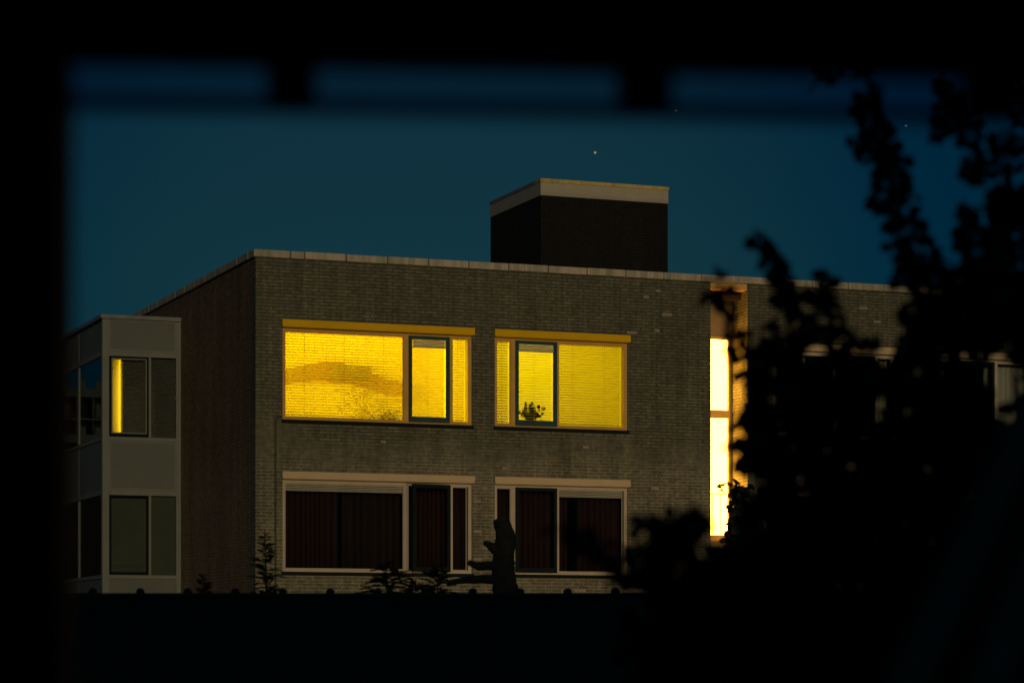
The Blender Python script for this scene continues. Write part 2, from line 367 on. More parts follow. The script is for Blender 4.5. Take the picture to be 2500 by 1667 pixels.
w5 = window(23.46, 26.2, Z1a, Z1b, mirror_seq(23.46, 26.2, 0), 'frame', 'hood', 0, 'black_sash', 'upper window right of the stairwell behind the leaves')
w6 = window(27.23, 31.1, Z1a, Z1b, mirror_seq(27.23, 31.1, 1), 'frame', 'hood', 0, 'black_sash', 'wide upper window with pale curtain at the right end')
w7 = window(23.46, 26.2, Z0a, Z0b, mirror_seq(23.46, 26.2, 0), 'frame', 'hood', 0, 'black_sash', 'lower window right of the stairwell')
w8 = window(27.23, 31.1, Z0a, Z0b, mirror_seq(27.23, 31.1, 1), 'frame', 'hood', 0, 'black_sash', 'wide lower window at the right end')

def blind(w, name, m, *spans, tilt=50, pitch=.05, y=FY+.17, cord=2, sag=0, z0=Z1a+.06, z1=Z1b-.05):
    mbb = MB()
    for a, b in spans:
        slats(mbb, a, b, z0, z1, y, pitch, tilt, sag=sag); mbb.box(a, b, y-.02, y+.02, z1-.01, z1+.02)
        cords(mbb, a, b, z0, z1, y, cord)
    return mbb.build(name, M[m], w)
# lit rooms
def room(x0_, x1_, z0_, z1_, y1_, mat):
    b = MB(); ya = FY+.302
    b.quad([(x0_, ya, z0_), (x1_, ya, z0_), (x1_, y1_, z0_), (x0_, y1_, z0_)]); b.quad([(x0_, ya, z1_), (x1_, ya, z1_), (x1_, y1_, z1_), (x0_, y1_, z1_)])
    b.quad([(x0_, y1_, z0_), (x1_, y1_, z0_), (x1_, y1_, z1_), (x0_, y1_, z1_)])
    b.quad([(x0_, ya, z0_), (x0_, y1_, z0_), (x0_, y1_, z1_), (x0_, ya, z1_)]); b.quad([(x1_, ya, z0_), (x1_, y1_, z0_), (x1_, y1_, z1_), (x1_, ya, z1_)])
    return b.build('room_lining', M[mat], apt)
XM = (x1+x2)/2
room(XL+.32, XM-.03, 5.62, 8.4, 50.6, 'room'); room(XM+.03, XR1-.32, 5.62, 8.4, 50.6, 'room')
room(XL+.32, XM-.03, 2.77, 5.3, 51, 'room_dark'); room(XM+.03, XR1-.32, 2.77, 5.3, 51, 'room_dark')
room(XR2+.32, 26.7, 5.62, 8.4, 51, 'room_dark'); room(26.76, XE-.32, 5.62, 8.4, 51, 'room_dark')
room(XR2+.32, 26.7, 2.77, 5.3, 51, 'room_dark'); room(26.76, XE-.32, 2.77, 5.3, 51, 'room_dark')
def area(name, loc, size, sy, power, c, rot=(0, 0, 0)):
    l = bpy.data.lights.new(name, 'AREA'); l.shape = 'RECTANGLE'; l.size = size; l.size_y = sy; l.energy = power; l.color = c
    o = bpy.data.objects.new(name, l); col.objects.link(o); o.location = loc; o.rotation_euler = rot; return o
LY = (1, .69, .0); LY2 = (1, .74, .0)
area('ceiling_lamp_light', ((XL+XM)/2, 49.3, 8.36), 3.2, 1.2, 92, LY)
area('blind_back_light', ((XL+XM)/2-.3, 50.3, 7.2), 1.3, .4, 50, LY, (R(-90), 0, 0))  # added back light, throws soft shadows onto the wide blind
area('ceiling_lamp_light', ((XM+XR1)/2, 49.3, 8.36), 3.0, 1.2, 72, LY2)
# blinds of the two lit windows
blind(w1, 'venetian_blind', 'slat', *[(fx(699), fx(990))], tilt=50, cord=3, sag=.0015)
blind(w1, 'venetian_blind', 'slat', *[(fx(1009), fx(1091))], tilt=62, cord=1)
blind(w1, 'venetian_blind', 'slat', *[(fx(1105), fx(1140))], tilt=50, cord=1)
blind(w2, 'venetian_blind', 'slat', *[(fx(1215), fx(1247))], tilt=42, cord=1)
blind(w2, 'venetian_blind', 'slat', *[(fx(1268), fx(1353))], tilt=20, cord=1)
blind(w2, 'venetian_blind', 'slat', *[(fx(1366), fx(1521))], tilt=46, cord=2)
# short stacks of raised outer slats
def stack(w, xa, xb, ztop, h, n, y=FY+.088, m='stack'):
    s_ = MB()
    for i in range(n):
        z = ztop-h*(i+.5)/n
        s_.box(xa, xb, y-.022, y+.022, z-h/n*.36, z+h/n*.36)
    s_.box(xa-.008, xb+.008, y-.024, y+.024, ztop-h-.018, ztop-h-.002)
    return s_.build('raised_blind', M[m], w, bevel=.003)
stack(w1, fx(1010), fx(1090), Z1b-.11, .13, 5, FY+.052); stack(w2, fx(1268), fx(1354), Z1b-.11, .12, 4, FY+.052)
stack(w3, fx(698), fx(986), Z0b-.065, .12, 4); stack(w4, fx(1366), fx(1521), Z0b-.065, .12, 4)
# curtains behind the dark windows
def curtain(xa, xb, z0, z1, y, m, label, amp=.03, lam=.11, seed=0):
    c = MB(); n = max(8, int((xb-xa)/lam*8)); pr = None; rr = random.Random(seed); ph = rr.random()*6
    pts = []
    for i in range(n+1):
        x = xa+(xb-xa)*i/n; t = (x-xa)/lam*2*math.pi+ph+2.6*math.sin(x*3.1+ph)+1.1*math.sin(x*9.7+2*ph)
        pts.append((x+.012*math.cos(t), y+amp*math.sin(t)))
    for p, q in zip(pts[:-1], pts[1:]):
        c.quad([(p[0], p[1], z0), (q[0], q[1], z0), (q[0], q[1], z1), (p[0], p[1], z1)])
    o = c.build('curtain', M[m], smooth=True)
    s = o.modifiers.new('thickness', 'SOLIDIFY'); s.thickness = .004
    recenter(o); return tag(o, label, 'curtain')
cz0, cz1 = Z0a+.03, Z0b+.02
curtain(fx(696), fx(836), cz0, cz1, FY+.26, 'curtain', 'dark brown pleated curtain at the left of the wide lower window', seed=1)
curtain(fx(994), fx(1100), cz0, cz1, FY+.26, 'curtain', 'dark brown curtain behind the ajar sash of the wide lower window', seed=2)
curtain(fx(1103), fx(1146), cz0, cz1, FY+.26, 'curtain', 'narrow dark curtain at the right edge of the wide lower window', seed=3)
curtain(fx(1212), fx(1395), cz0, cz1, FY+.26, 'curtain', 'dark brown curtain across the left half of the lower window behind the trunk', seed=4)
curtain(fx(1420), fx(1525), cz0, cz1, FY+.26, 'curtain', 'dark brown curtain at the right edge of the lower window behind the trunk', seed=5)
curtain(fx(845), fx(986), cz0, cz1, FY+.285, 'dim_room', 'very dark brown sheet added for the dim room right of the middle of the wide lower window', seed=9, lam=.19)  # added dark sheet standing for the dim room, not a drape
curtain(28.4, 31.05, Z1a+.03, Z1b+.02, FY+.26, 'curtain_pale', 'pale green-white curtain in the upper window at the far right', seed=6, amp=.012, lam=.16)
curtain(23.5, 24.3, Z1a+.03, Z1b+.02, FY+.26, 'curtain_pale', 'pale curtain in the upper window just right of the stairwell', seed=7)
curtain(25.4, 26.15, Z1a+.03, Z1b+.02, FY+.26, 'curtain_pale', 'pale curtain glimpsed through leaves right of the middle of that window', seed=8)

def net(xa, xb, w, label):
    c = MB(); n = 60; pts = [(xa+(xb-xa)*i/n, FY+.33+.012*math.sin(i*1.9)+.01*math.sin(i*.7)) for i in range(n+1)]
    for p, q in zip(pts[:-1], pts[1:]): c.quad([(p[0], p[1], Z1a+.06), (q[0], q[1], Z1a+.06), (q[0], q[1], Z1b+.1), (p[0], p[1], Z1b+.1)])
    o = c.build('diffuser_net', M['net'], smooth=True); recenter(o); return tag(o, label, 'curtain')
net(fx(694), fx(1003), w1, 'sheer gauze added behind the blind of the wide lit window to soften its shadows')  # gauze added as a diffuser for the shadows on the blind
# things in the lit rooms
def lathe(name, prof, c, mat, seg=24, parent=None):
    m_ = MB(); n0 = 0
    for r_, z in prof:
        for k in range(seg):
            t = 2*math.pi*k/seg; m_.v.append((c[0]+r_*math.cos(t), c[1]+r_*math.sin(t), c[2]+z))
    for i in range(len(prof)-1):
        for k in range(seg):
            k2 = (k+1) % seg; m_.f.append((i*seg+k, i*seg+k2, (i+1)*seg+k2, (i+1)*seg+k)); m_.mi.append(0)
    return m_.build(name, mat, parent, smooth=True)
YP = 47.74; pxa, pxb = X_on(684, YP), X_on(984, YP)
pl = empty('arch_shadow_caster', ((pxa+pxb)/2, YP, 6.9), 'long amber shape added to cast a soft arched shadow on the wide lit blind', 'shadow caster')  # unlit shape added only to cast the arched shadow
m_ = MB(); n_ = 36; ring = []
for i in range(n_+1):
    t = i/n_; x = pxa+(pxb-pxa)*t; mid = 6.70+.20*math.sin(math.pi*min(1, t*1.15))-.12*t; hh = .19*(1-.35*abs(2*t-.9))
    ring.append([(x, YP-.09, mid-hh), (x, YP+.09, mid-hh), (x, YP+.06, mid+hh), (x, YP-.06, mid+hh)])
for p, q in zip(ring[:-1], ring[1:]):
    for k in range(4): m_.quad([p[k], p[(k+1) % 4], q[(k+1) % 4], q[k]])
m_.quad(ring[0]); m_.quad(ring[-1]); m_.build('shadow_shape', M['orange'], pl, smooth=False)
for x in (pxa+.9, pxb-.9): MB().tube([(x, YP, 6.95), (x, YP, 8.39)], .004).build('cord', M['dark_obj'], pl)  # cords of the added shadow shape
ba, bb_ = X_on(806, 47.56), X_on(907, 47.56)
hb = empty('shadow_board', ((ba+bb_)/2, 47.56, 6.68), 'brown board added to cast a square-edged darker patch in the middle of the wide lit blind', 'board')  # board added only for its shadow on the blind
MB().box(ba, bb_, 47.54, 47.57, 6.68, 6.97).build('panel', M['brown'], hb, bevel=.01)  # the added shadow board itself
for x in (ba+.1, bb_-.1): MB().tube([(x, 47.555, 6.971), (x, 47.555, 8.39)], .003, 6).build('cord', M['dark_obj'], hb)  # cords of the added shadow board
def bush_pot(name, label, cat, c, r_, h, n, seed, leafsize=.07):
    e = empty(name, c, label, cat); rr = random.Random(seed)
    lathe('pot', [(.001, 0), (r_*.32, 0), (r_*.42, h*.3), (r_*.38, h*.3), (.001, h*.27)], c, M['dark_obj'], 14, e)
    fo = MB()
    for i in range(n):
        a = rr.uniform(0, 6.28); el = rr.uniform(.3, 1.5); L_ = h*rr.uniform(.35, .75)
        d = Vector((math.cos(a)*math.cos(el), math.sin(a)*math.cos(el), math.sin(el))); p0 = Vector(c)+Vector((0, 0, h*.28)); p1 = p0+d*L_
        fo.tube([p0, (p0+p1)/2+Vector((0, 0, .01)), p1], [.004, .003, .002], 4)
        add_leaf(fo, p1, d, leafsize*rr.uniform(.7, 1.3), rr)
        add_leaf(fo, (p0+p1)/2, d.cross(Vector((0, 0, 1))), leafsize*rr.uniform(.6, 1), rr)
    fo.build('foliage', M['plant_dark'], e); return e
def add_leaf(mb, p, d, s, rr, wid=.42, fold=.25):
    d = Vector(d).normalized(); side = d.cross(Vector((rr.uniform(-1, 1), rr.uniform(-1, 1), rr.uniform(-1, 1))))
    if side.length < .05: side = Vector((1, 0, 0))
    side.normalize(); up = side.cross(d); n = len(mb.v); p = Vector(p)
    w = s*wid
    for q in (p, p+d*s*.3+side*w+up*w*fold, p+d*s*.7+side*w*.8+up*w*fold, p+d*s, p+d*s*.7-side*w*.8+up*w*fold, p+d*s*.3-side*w+up*w*fold, p+d*s*.5):
        mb.v.append(tuple(q))
    for f in ((0, 1, 6), (1, 2, 6), (2, 3, 6), (3, 4, 6), (4, 5, 6), (5, 0, 6)):
        mb.f.append(tuple(n+i for i in f)); mb.mi.append(0)
bush_pot('potted_cactus', 'dark bushy houseplant silhouetted low in the sash of the narrower lit window', 'houseplant', (X_on(1297, FY+.34), FY+.34, Z1a+.05), .22, .40, 70, 3, .075)
bush_pot('potted_succulent', 'tiny dark plant low in the right corner of the narrower lit sash', 'houseplant', (fx(1337), FY+.40, Z1a+.05), .10, .13, 12, 4, .04)
for i, (px, lab) in enumerate([(949, 'leftmost of three small round dark pots on the wide lit window sill'), (965, 'middle of three small round dark pots on the wide lit window sill'), (976, 'rightmost of three small round dark pots on the wide lit window sill')]):
    bush_pot('small_plant_pot', lab, 'plant pot', (fx(px), FY+.105, Z1a+.06) if 0 else (fx(px), FY+.36, Z1a+.07), .11, .12, 14, 20+i, .035)['group'] = 'small pots on the wide lit window sill'
bush_pot('shadow_plant', 'dark plant added to throw a soft smudge low on the wide lit blind', 'houseplant', (X_on(885, 48.0), 48.0, 5.63), .26, 1.05, 34, 31, .10)  # plant added only for the dark smudge it casts
ws = MB(); ws.box(x0+.0, x1, FY+.30, FY+.52, Z1a-.02, Z1a+.045); ws.box(x2, x3, FY+.30, FY+.52, Z1a-.02, Z1a+.045); ws.build('inner_sill', M['room'], apt, bevel=.006)

# ---- glowing stairwell strip
st = MB(); yg = RECY
st.box(XR1+.001, XR1+.71, yg, yg+.03, 6.40, 7.80); st.box(XR1+.001, XR1+.71, yg, yg+.03, 3.92, 6.24)
stw = st.build('stairwell_glazing', M['stairglow'], apt)
sb = MB(); sb.box(XR1+.001, XR1+.745, yg-.04, yg+.05, 6.24, 6.40); sb.box(XR1+.71, XR1+.75, yg-.05, yg+.05, 3.86, 7.86)
sb.box(XR1+.001, XR1+.71, yg-.03, yg+.05, 7.80, 7.86); sb.box(XR1+.001, XR1+.71, yg-.03, yg+.05, 3.80, 3.92); sb.box(XR1+.001, XR1+.70, yg-.02, yg, 4.73, 4.75)
for k in (.2, .38, .56): sb.box(XR1+k, XR1+k+.008, yg-.015, yg, 3.92, 4.73)
sb.build('transom', M['stairbar'], stw)
sp = MB(); sp.box(XR1+.001, XR1+.75, yg-.01, yg+.10, 7.861, 8.70); sp.box(XR1+.751, XR2, yg-.03, yg+.10, 2.8, 8.70); sp.box(XR1, XR1+.75, yg+.0, yg+.1, 0, 3.80)
sp.build('spandrel', M['stairpanel'], stw)

# ---- penthouse box on the roof
EX0, EX1, EY0, EY1 = X_on(1320, 49.5), X_on(1632, 49.5), 49.5, 52.42
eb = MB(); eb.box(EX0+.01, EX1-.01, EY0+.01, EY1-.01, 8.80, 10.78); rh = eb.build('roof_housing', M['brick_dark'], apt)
ec = MB(); ec.box(EX0, EX1, EY0, EY1, 10.765, 11.03); ec.build('fascia', M['cap_white'], rh, bevel=.006)
ek = MB()
for k in range(4):
    a = EX0-.01+(EX1-EX0+.02)*k/4; b = EX0-.01+(EX1-EX0+.02)*(k+1)/4; ek.box(a+.002, b-.002, EY0-.012, EY0+.25, 11.032, 11.105)
ek.build('edge_trim', M['cap_yellow'], rh)
ek = MB(); ek.box(EX0-.01, EX1+.01, EY0+.252, EY1+.01, 11.032, 11.10); ek.build('roof_trim', M['zinc'], rh)

# ---- projecting bay on the left side
def bayz(py, px=250):
    return EYE+(1603-py)/FPX*(Vector((X_on(px, BY0), BY0, 0)).dot(F))
b1 = MB()
T = 8.30
zs = dict(u0=7.60, u1=T, w1a=5.93, w1b=7.56, m0=4.83, m1=5.88, w0a=3.15, w0b=4.78, l1=3.10)
# corner posts and rails (front face along x, left face along y)
PW = .14
b1.box(BX0, BX0+PW, BY0, BY0+PW, 0, T); b1.box(XL-.10, XL-.001, BY0, BY0+.10, 0, T)
rails = [(7.555, 7.66), (5.86, 5.935), (4.76, 4.86), (3.08, 3.155)]
for a, b in rails:
    b1.box(BX0+PW, XL-.10, BY0+.0, BY0+.09, a, b); b1.box(BX0, BX0+.09, BY0+PW, BY1, a, b)
xm = X_on(363, BY0)
for a, b in ((5.936, 7.554), (3.156, 4.759)):
    b1.box(xm, xm+.055, BY0+.005, BY0+.085, a, b)
ym = [55.05, 57.2]
for yy in ym:
    for a, b in ((5.936, 7.554), (3.156, 4.759)): b1.box(BX0+.003, BX0+.09, yy, yy+.09, a, b)
bay = b1.build('bay_frame', M['panel_post'], apt, bevel=.006)
for a, b in ((7.661, T-.001), (4.861, 5.859), (0, 3.079)):
    MB().box(BX0+PW, XL-.101, BY0+.022, BY0+.06, a, b).build('bay_panel', M['panel'], apt)
    for p, q in ((BY0+PW, 55.09), (55.11, 57.24), (57.26, BY1)): MB().box(BX0+.022, BX0+.06, p, q, a, b).build('bay_panel', M['panel'], apt)
for a, b in ((7.661, T-.001), (4.861, 5.859)):     # cover strips between panels
    b3 = MB(); rect_frame(b3, BX0+PW+.002, XL-.102, a+.002, b-.002, BY0+.012, BY0+.021, .03)
    b3.build('bay_trim', M['panel_post'], apt)
    MB().box(BX0+.014, BX0+.0215, 55.08, 55.12, a, b).build('bay_trim', M['panel_post'], apt)
b4 = MB(); b4.box(BX0-.04, XL-.002, BY0-.04, BY1, T+.001, T+.085); b4.build('bay_roof', M['zinc'], apt, bevel=.008)
MB().box(BX0+.1, XL, BY0+.1, BY1-.05, T-.05, T-.002).build('bay_ceiling', M['room_dark'], apt)
# back and inner walls of the bay so it is closed
b5 = MB(); b5.box(BX0+.09, XL, BY1-.05, BY1, 0, T-.05); b5.box(BX0+.1, XL, BY0+.1, BY1-.05, 5.4, 5.5); b5.build('bay_inner_wall', M['room_dark'], apt)
def bay_window(z0, z1, lit):
    xa, xb = BX0+PW+.004, xm-.002
    s = MB(); rect_frame(s, xa, xb, z0, z1, BY0-.02, BY0+.07, .036, .06); w = s.build('bay_window', M['black_sash'], apt, bevel=.004)
    if lit:
        s2 = MB(); rect_frame(s2, xa+.038, xb-.038, z0+.062, z1-.038, BY0-.012, BY0+.05, .024); s2.build('sash', M['panel_post'], w, bevel=.003)
        MB().box(xa+.062, xb-.062, BY0+.02, BY0+.026, z0+.086, z1-.062).build('pane', M['glass'], w)
    else:
        MB().box(xa+.036, xb-.036, BY0+.02, BY0+.026, z0+.06, z1-.036).build('pane', M['glass'], w)
    MB().box(xm+.057, XL-.102, BY0+.03, BY0+.036, z0, z1).build('pane', M['glass'], w)
    return w
bw1 = bay_window(5.937, 7.553, True); bw0 = bay_window(3.157, 4.758, False)
for a, b in ((5.936, 7.554), (3.156, 4.759)):
    g = MB()
    for p, q in ((BY0+PW, 55.05), (55.14, 57.2), (57.29, BY1-.05)): g.box(BX0+.03, BX0+.036, p, q, a, b)
    g.build('bay_side_pane', M['side_glass'], apt)
bb = MB(); xs0 = X_on(302, BY0)
slats(bb, xs0, XL-.03, 5.90, 7.6, BY0+.13, .05, 52, w=.05)
bb.build('venetian_blind', M['slat_dark'], bw1)
rb = MB(); rb.box(BX0+.16, xm-.0, BY0+.10, BY0+.105, 3.36, 4.80); rb.box(BX0+.16, xm, BY0+.094, BY0+.11, 3.34, 3.358); rb.box(xm+.05, XL-.1, BY0+.10, BY0+.105, 3.16, 4.80); rb.box(BX0+.16, xm-.0, BY0+.115, BY0+.12, 3.16, 3.36)
rb.build('roller_blind', M['rollblind'], bw0)
# room behind the lit strip of the bay
rm = MB(); ya, yb = BY0+.22, BY0+2.2; xa, xb = BX0+.12, XL-.02
rm.quad([(xa, yb, 5.52), (xb, yb, 5.52), (xb, yb, 8.2), (xa, yb, 8.2)]); rm.quad([(xa, ya-.03, 5.52), (xa, yb, 5.52), (xa, yb, 8.2), (xa, ya-.03, 8.2)])
rm.build('room_lining', M['room'], apt)
MB().box(xs0+.004, xs0+.04, BY0+.152, BY0+2.19, 5.51, 8.24).build('bay_light_baffle', M['room'], apt)  # baffle added to keep the yellow light inside the strip
area('bay_lamp_light', (BX0+.34, BY0+.32, 6.75), .3, 1.6, 6, (1, .66, .0), (R(90), 0, 0))

# downpipe beside the wide windows
dp = MB(); xp = fx(672); dp.tube([(xp, FY-.03, 0), (xp, FY-.03, 5.82), (xp+.03, FY-.03, 5.90), (xp+.12, FY-.03, 5.915)], .014, 8)
for z in (3.4, 4.3, 5.2): dp.box(xp-.022, xp+.022, FY-.05, FY+.0, z, z+.025)
dp.build('cable_pipe', M['pipe'], apt)

# ------------------------------------------------------------------ ground
g = MB(); g.quad([(-900, -700, 0), (1100, -700, 0), (1100, 1300, 0), (-900, 1300, 0)]); tag(g.build('ground', M['ground']), kind='structure')
g = MB(); g.quad([(-25, 2.5, .004), (45, 2.5, .004), (45, 36, .004), (-25, 36, .004)]); tag(g.build('lawn', M['grass']), kind='structure')
g = MB(); g.quad([(-60, 37, .004), (90, 37, .004), (90, 42.5, .004), (-60, 42.5, .004)]); tag(g.build('street', M['pave']), kind='structure')

# ------------------------------------------------------------------ garden fence
FD = 20.0
ftop = EYE+(1603-1447)/FPX*FD
fc = at(1250, 1603, FD); fe = empty('garden_fence', (fc.x, fc.y, 0), 'black board fence with small round knobs along its top, in front of the apartment block', 'fence')
def along(s, dy=0, z=0): 
    p = F*(FD+dy)+RT*s; return (p.x, p.y, z)
def obox(mb, s0, s1, d0, d1, z0, z1):
    n = len(mb.v)
    for z in (z0, z1):
        for d in (d0, d1):
            for s in (s0, s1): mb.v.append(along(s, d, z))
    for q in ((0, 2, 3, 1), (4, 5, 7, 6), (0, 1, 5, 4), (2, 6, 7, 3), (0, 4, 6, 2), (1, 3, 7, 5)): mb.f.append(tuple(n+i for i in q)); mb.mi.append(0)
bd = MB(); s = -6.0
while s < 6:
    w_ = rnd.uniform(.138, .146); obox(bd, s, s+w_, rnd.uniform(0, .004), .022, .03, ftop-.016+rnd.uniform(-.004, .004)); s += w_
bd.build('board_panel', M['fence'], fe)
rl = MB(); obox(rl, -6, 6, -.03, .05, ftop-.028, ftop); obox(rl, -6, 6, .0225, .026, .0, ftop-.015); obox(rl, -6, 6, .0265, .07, .45, .54); obox(rl, -6, 6, .0265, .07, 1.3, 1.39); rl.build('rail', M['fence'], fe, bevel=.006)
sp_ = 116/FPX*FD
for k in range(-9, 12):
    px = 1154+k*116 - 0*k
    sx = (px-1250)/FPX*FD
    if abs(sx) > 5.9: continue
    kn = MB(); c = Vector(along(sx, .01, ftop)); prof = [(.031, -.002), (.034, .008), (.030, .022), (.020, .033), (.008, .038), (.001, .039)]
    seg = 12
    for r_, z in prof:
        for q in range(seg): t = 2*math.pi*q/seg; kn.v.append((c.x+r_*math.cos(t), c.y+r_*math.sin(t), c.z+z))
    for i in range(len(prof)-1):
        for q in range(seg): q2 = (q+1) % seg; kn.f.append((i*seg+q, i*seg+q2, (i+1)*seg+q2, (i+1)*seg+q)); kn.mi.append(0)
    kn.build('knob', M['fence'], fe, smooth=True)

# ------------------------------------------------------------------ pollarded trunk
PD = 24.0
tr = empty('pollarded_tree', (at(1235, 1603, PD).x, at(1235, 1603, PD).y, 0), 'bare lopped tree trunk with sawn-off branch stubs standing behind the fence', 'tree')
def fine(P, r_, n=5):
    out, ro = [], []
    for i in range(len(P)-1):
        p0, p1, p2, p3 = P[max(i-1, 0)], P[i], P[i+1], P[min(i+2, len(P)-1)]
        for j in range(n):
            u = j/n; out.append(.5*((2*p1)+(p2-p0)*u+(2*p0-5*p1+4*p2-p3)*u*u+(3*p1-p0-3*p2+p3)*u**3)); ro.append(r_[i]+(r_[i+1]-r_[i])*u)
    out.append(P[-1]); ro.append(r_[-1])
    ro = [q*(1+.13*mnoise.noise(Vector((0, 0, k_*.9)))+.05*mnoise.noise(Vector((4, 0, k_*2.7)))) for k_, q in enumerate(ro)]
    return out, ro
def tp(pts, d=PD): return [at(a, b, d+c) for a, b, c in pts]
t = MB()
base = at(1238, 1603, PD); base.z = -.02
pts = [base]+tp([(1238, 1560, 0), (1237, 1480, 0), (1232, 1430, 0), (1230, 1405, 0), (1229, 1375, .02), (1231, 1345, .01), (1235, 1322, 0), (1231, 1300, 0), (1226, 1280, 0), (1224, 1268, 0), (1223, 1264, 0)])
k = PD/FPX
P_, R_ = fine(pts, [q*k for q in (36, 33, 31, 31, 30, 28, 27, 27, 23, 21, 20, 18.5)], 5); t.tube(P_, R_, 28, jit=.16)
t.build('trunk', M['bark'], tr, smooth=True)
for pl_, rads in [([(1222, 1352, 0), (1205, 1338, -.05), (1192, 1329, -.08), (1182, 1324, -.1)], [15, 11, 9, 5]),
               ([(1232, 1388, 0), (1200, 1381, -.1), (1165, 1380, -.2), (1145, 1373, -.25)], [12, 11, 10, 7]),
               ([(1232, 1418, 0), (1195, 1414, -.1), (1150, 1414, -.3), (1110, 1420, -.5), (1093, 1427, -.6)], [15, 11, 10, 7, 4]),
               ([(1237, 1338, 0), (1247, 1330, .1), (1254, 1336, .15)], [13, 12, 8])]:
    b_ = MB(); P_, R_ = fine(tp(pl_), [r_*k for r_ in rads], 6); b_.tube(P_, R_, 14, jit=.3); b_.build('branch', M['bark'], tr, smooth=True)

# ------------------------------------------------------------------ small conifers behind the fence
def conifer(px, pytop, d, halfw, label, seed, lean=0, dens=1.0, slope=7.0):
    rr = random.Random(seed); k = d/FPX
    top = at(px+lean, pytop, d); foot = at(px, 1603, d); foot.z = 0
    e = empty('conifer', (foot.x, foot.y, 0), label, 'conifer', 'young conifers behind the fence')
    H = top.z; tr_ = MB(); mid = foot.lerp(top, .6)+RT*(.01*rr.uniform(-1, 1))
    tr_.tube([foot, foot.lerp(top, .3), mid, foot.lerp(top, .85), top], [.05, .038, .018, .009, .003], 6)
    tr_.build('trunk', M['bark'], e, smooth=True)
    fo = MB(); z = .25*H
    while z < H*.985:
        fz = (H-z)/H; L0 = halfw*k*min(1.0, .10+fz*slope)
        ax = foot.lerp(top, z/H)
        for q in range(rr.randint(2, 5) if z > .6*H else 3):
            a = rr.uniform(0, 2*math.pi); L_ = L0*rr.uniform(.5, 1.1)
            d_ = Vector((math.cos(a), math.sin(a), rr.uniform(-.25, .35))).normalized()
            p = [ax, ax+d_*L_*.5+Vector((0, 0, .01)), ax+d_*L_+Vector((0, 0, -.06*L_+.03*rr.random()))]
            fo.tube(p, [.005, .004, .0015], 4, cap=False)
            n = int(L_/.014*dens)
            for i in range(n):
                t_ = i/max(1, n); b0 = p[0].lerp(p[2], t_)+Vector((0, 0, .012*math.sin(math.pi*t_)))
                if t_ < .12: continue
                for sd in (-1, 1):
                    dd = (d_+d_.cross(Vector((0, 0, 1)))*sd*rr.uniform(.5, .9)+Vector((0, 0, rr.uniform(-.15, .45)))).normalized()
                    s_ = .055*(1.1-.7*t_)*rr.uniform(.6, 1.3)
                    add_leaf(fo, b0, dd, s_, rr, .13, .1)
        z += H*(.010 if z > .6*H else .05)*rr.uniform(.7, 1.3)
    fo.build('foliage', M['needle'], e)
conifer(668, 1292, 23.0, 62, 'thin young conifer rising tallest at the brick corner below the wide dark window', 11, lean=-22, slope=4.0)
conifer(505, 1398, 22.5, 48, 'small conifer tip just over the fence in front of the brick side wall', 12, lean=-8)
conifer(945, 1366, 23.5, 125, 'bushy conifer tip below the middle of the wide dark window', 13, dens=1.3)
conifer(1068, 1372, 23.2, 85, 'feathery conifer tip between the bushy one and the lopped trunk', 14, dens=1.2)
conifer(1015, 1408, 22.3, 95, 'low conifer tip barely over the fence beside the bushy one', 15)

# ------------------------------------------------------------------ near shrubs (out of focus)
def in_poly(x, y, P):
    c = False; j = len(P)-1
    for i in range(len(P)):
        if (P[i][1] > y) != (P[j][1] > y) and x < (P[j][0]-P[i][0])*(y-P[i][1])/(P[j][1]-P[i][1])+P[i][0]: c = not c
        j = i
    return c
GAPS = [(2440, 930, 58, 85), (2445, 862, 50, 14), (2335, 865, 48, 16), (2090, 850, 34, 12), (1962, 868, 17, 20), (2015, 915, 16, 18), (2065, 895, 14, 14), (1970, 950, 16, 20), (2160, 990, 18, 22), (2000, 1040, 14, 16), (1895, 1000, 12, 22), (2240, 905, 16, 20), (2320, 910, 14, 18), (1935, 1030, 12, 14), (1985, 1195, 10, 10), (2130, 740, 40, 30)]
def fill(mb, poly, n, d0, d1, size, rr, thr=None):
    xs_ = [p[0] for p in poly]; ys_ = [p[1] for p in poly]; k_ = 0
    while k_ < n:
        x, y = rr.uniform(min(xs_), max(xs_)), rr.uniform(min(ys_), max(ys_))
        if not in_poly(x, y, poly): continue
        if any(((x-a_)/(c_+3))**2+((y-b_)/(e_+3))**2 < 1 for a_, b_, c_, e_ in GAPS): 
            k_ += .3; continue
        if thr is not None and mnoise.noise(Vector((x/70, y/70, 3.3))) < thr: 
            if rr.random() > .12: 
                k_ += .2; continue
        p = at(x, y, rr.uniform(d0, d1)); d = Vector((rr.uniform(-1, 1), rr.uniform(-1, 1), rr.uniform(-1.3, .5)))
        if p.z > .05: add_leaf(mb, p, d, size*rr.uniform(.65, 1.25), rr, .45, .3)
        k_ += 1
def shoot(mb, stems, pts, d, n, wid, size, rr, r0=.006):
    P = [at(x, y, d) for x, y in pts]; stems.tube(P, [r0*(1-.75*i/(len(P)-1)) for i in range(len(P))][::-1], 6)
    k_ = d/FPX
    for i in range(n):
        t_ = (i+rr.random())/n*(len(P)-1); a = int(min(t_, len(P)-2)); q = P[a].lerp(P[a+1], t_-a)
        w_ = wid[0]+(wid[1]-wid[0])*t_/(len(P)-1)
        off = (RT*rr.gauss(0, .5)+F*rr.gauss(0, .5)+Vector((0, 0, rr.gauss(0, .25))))*w_*k_
        dr = off.normalized()+Vector((0, 0, -.5)) if off.length else Vector((0, 0, -1))
        add_leaf(mb, q+off*.6, dr, size*rr.uniform(.7, 1.25), rr, .46, .3)
        if i % 4 == 0: stems.tube([q, q+off*.6], .0025, 4, cap=False)
rr = random.Random(5)
D1 = 6.2
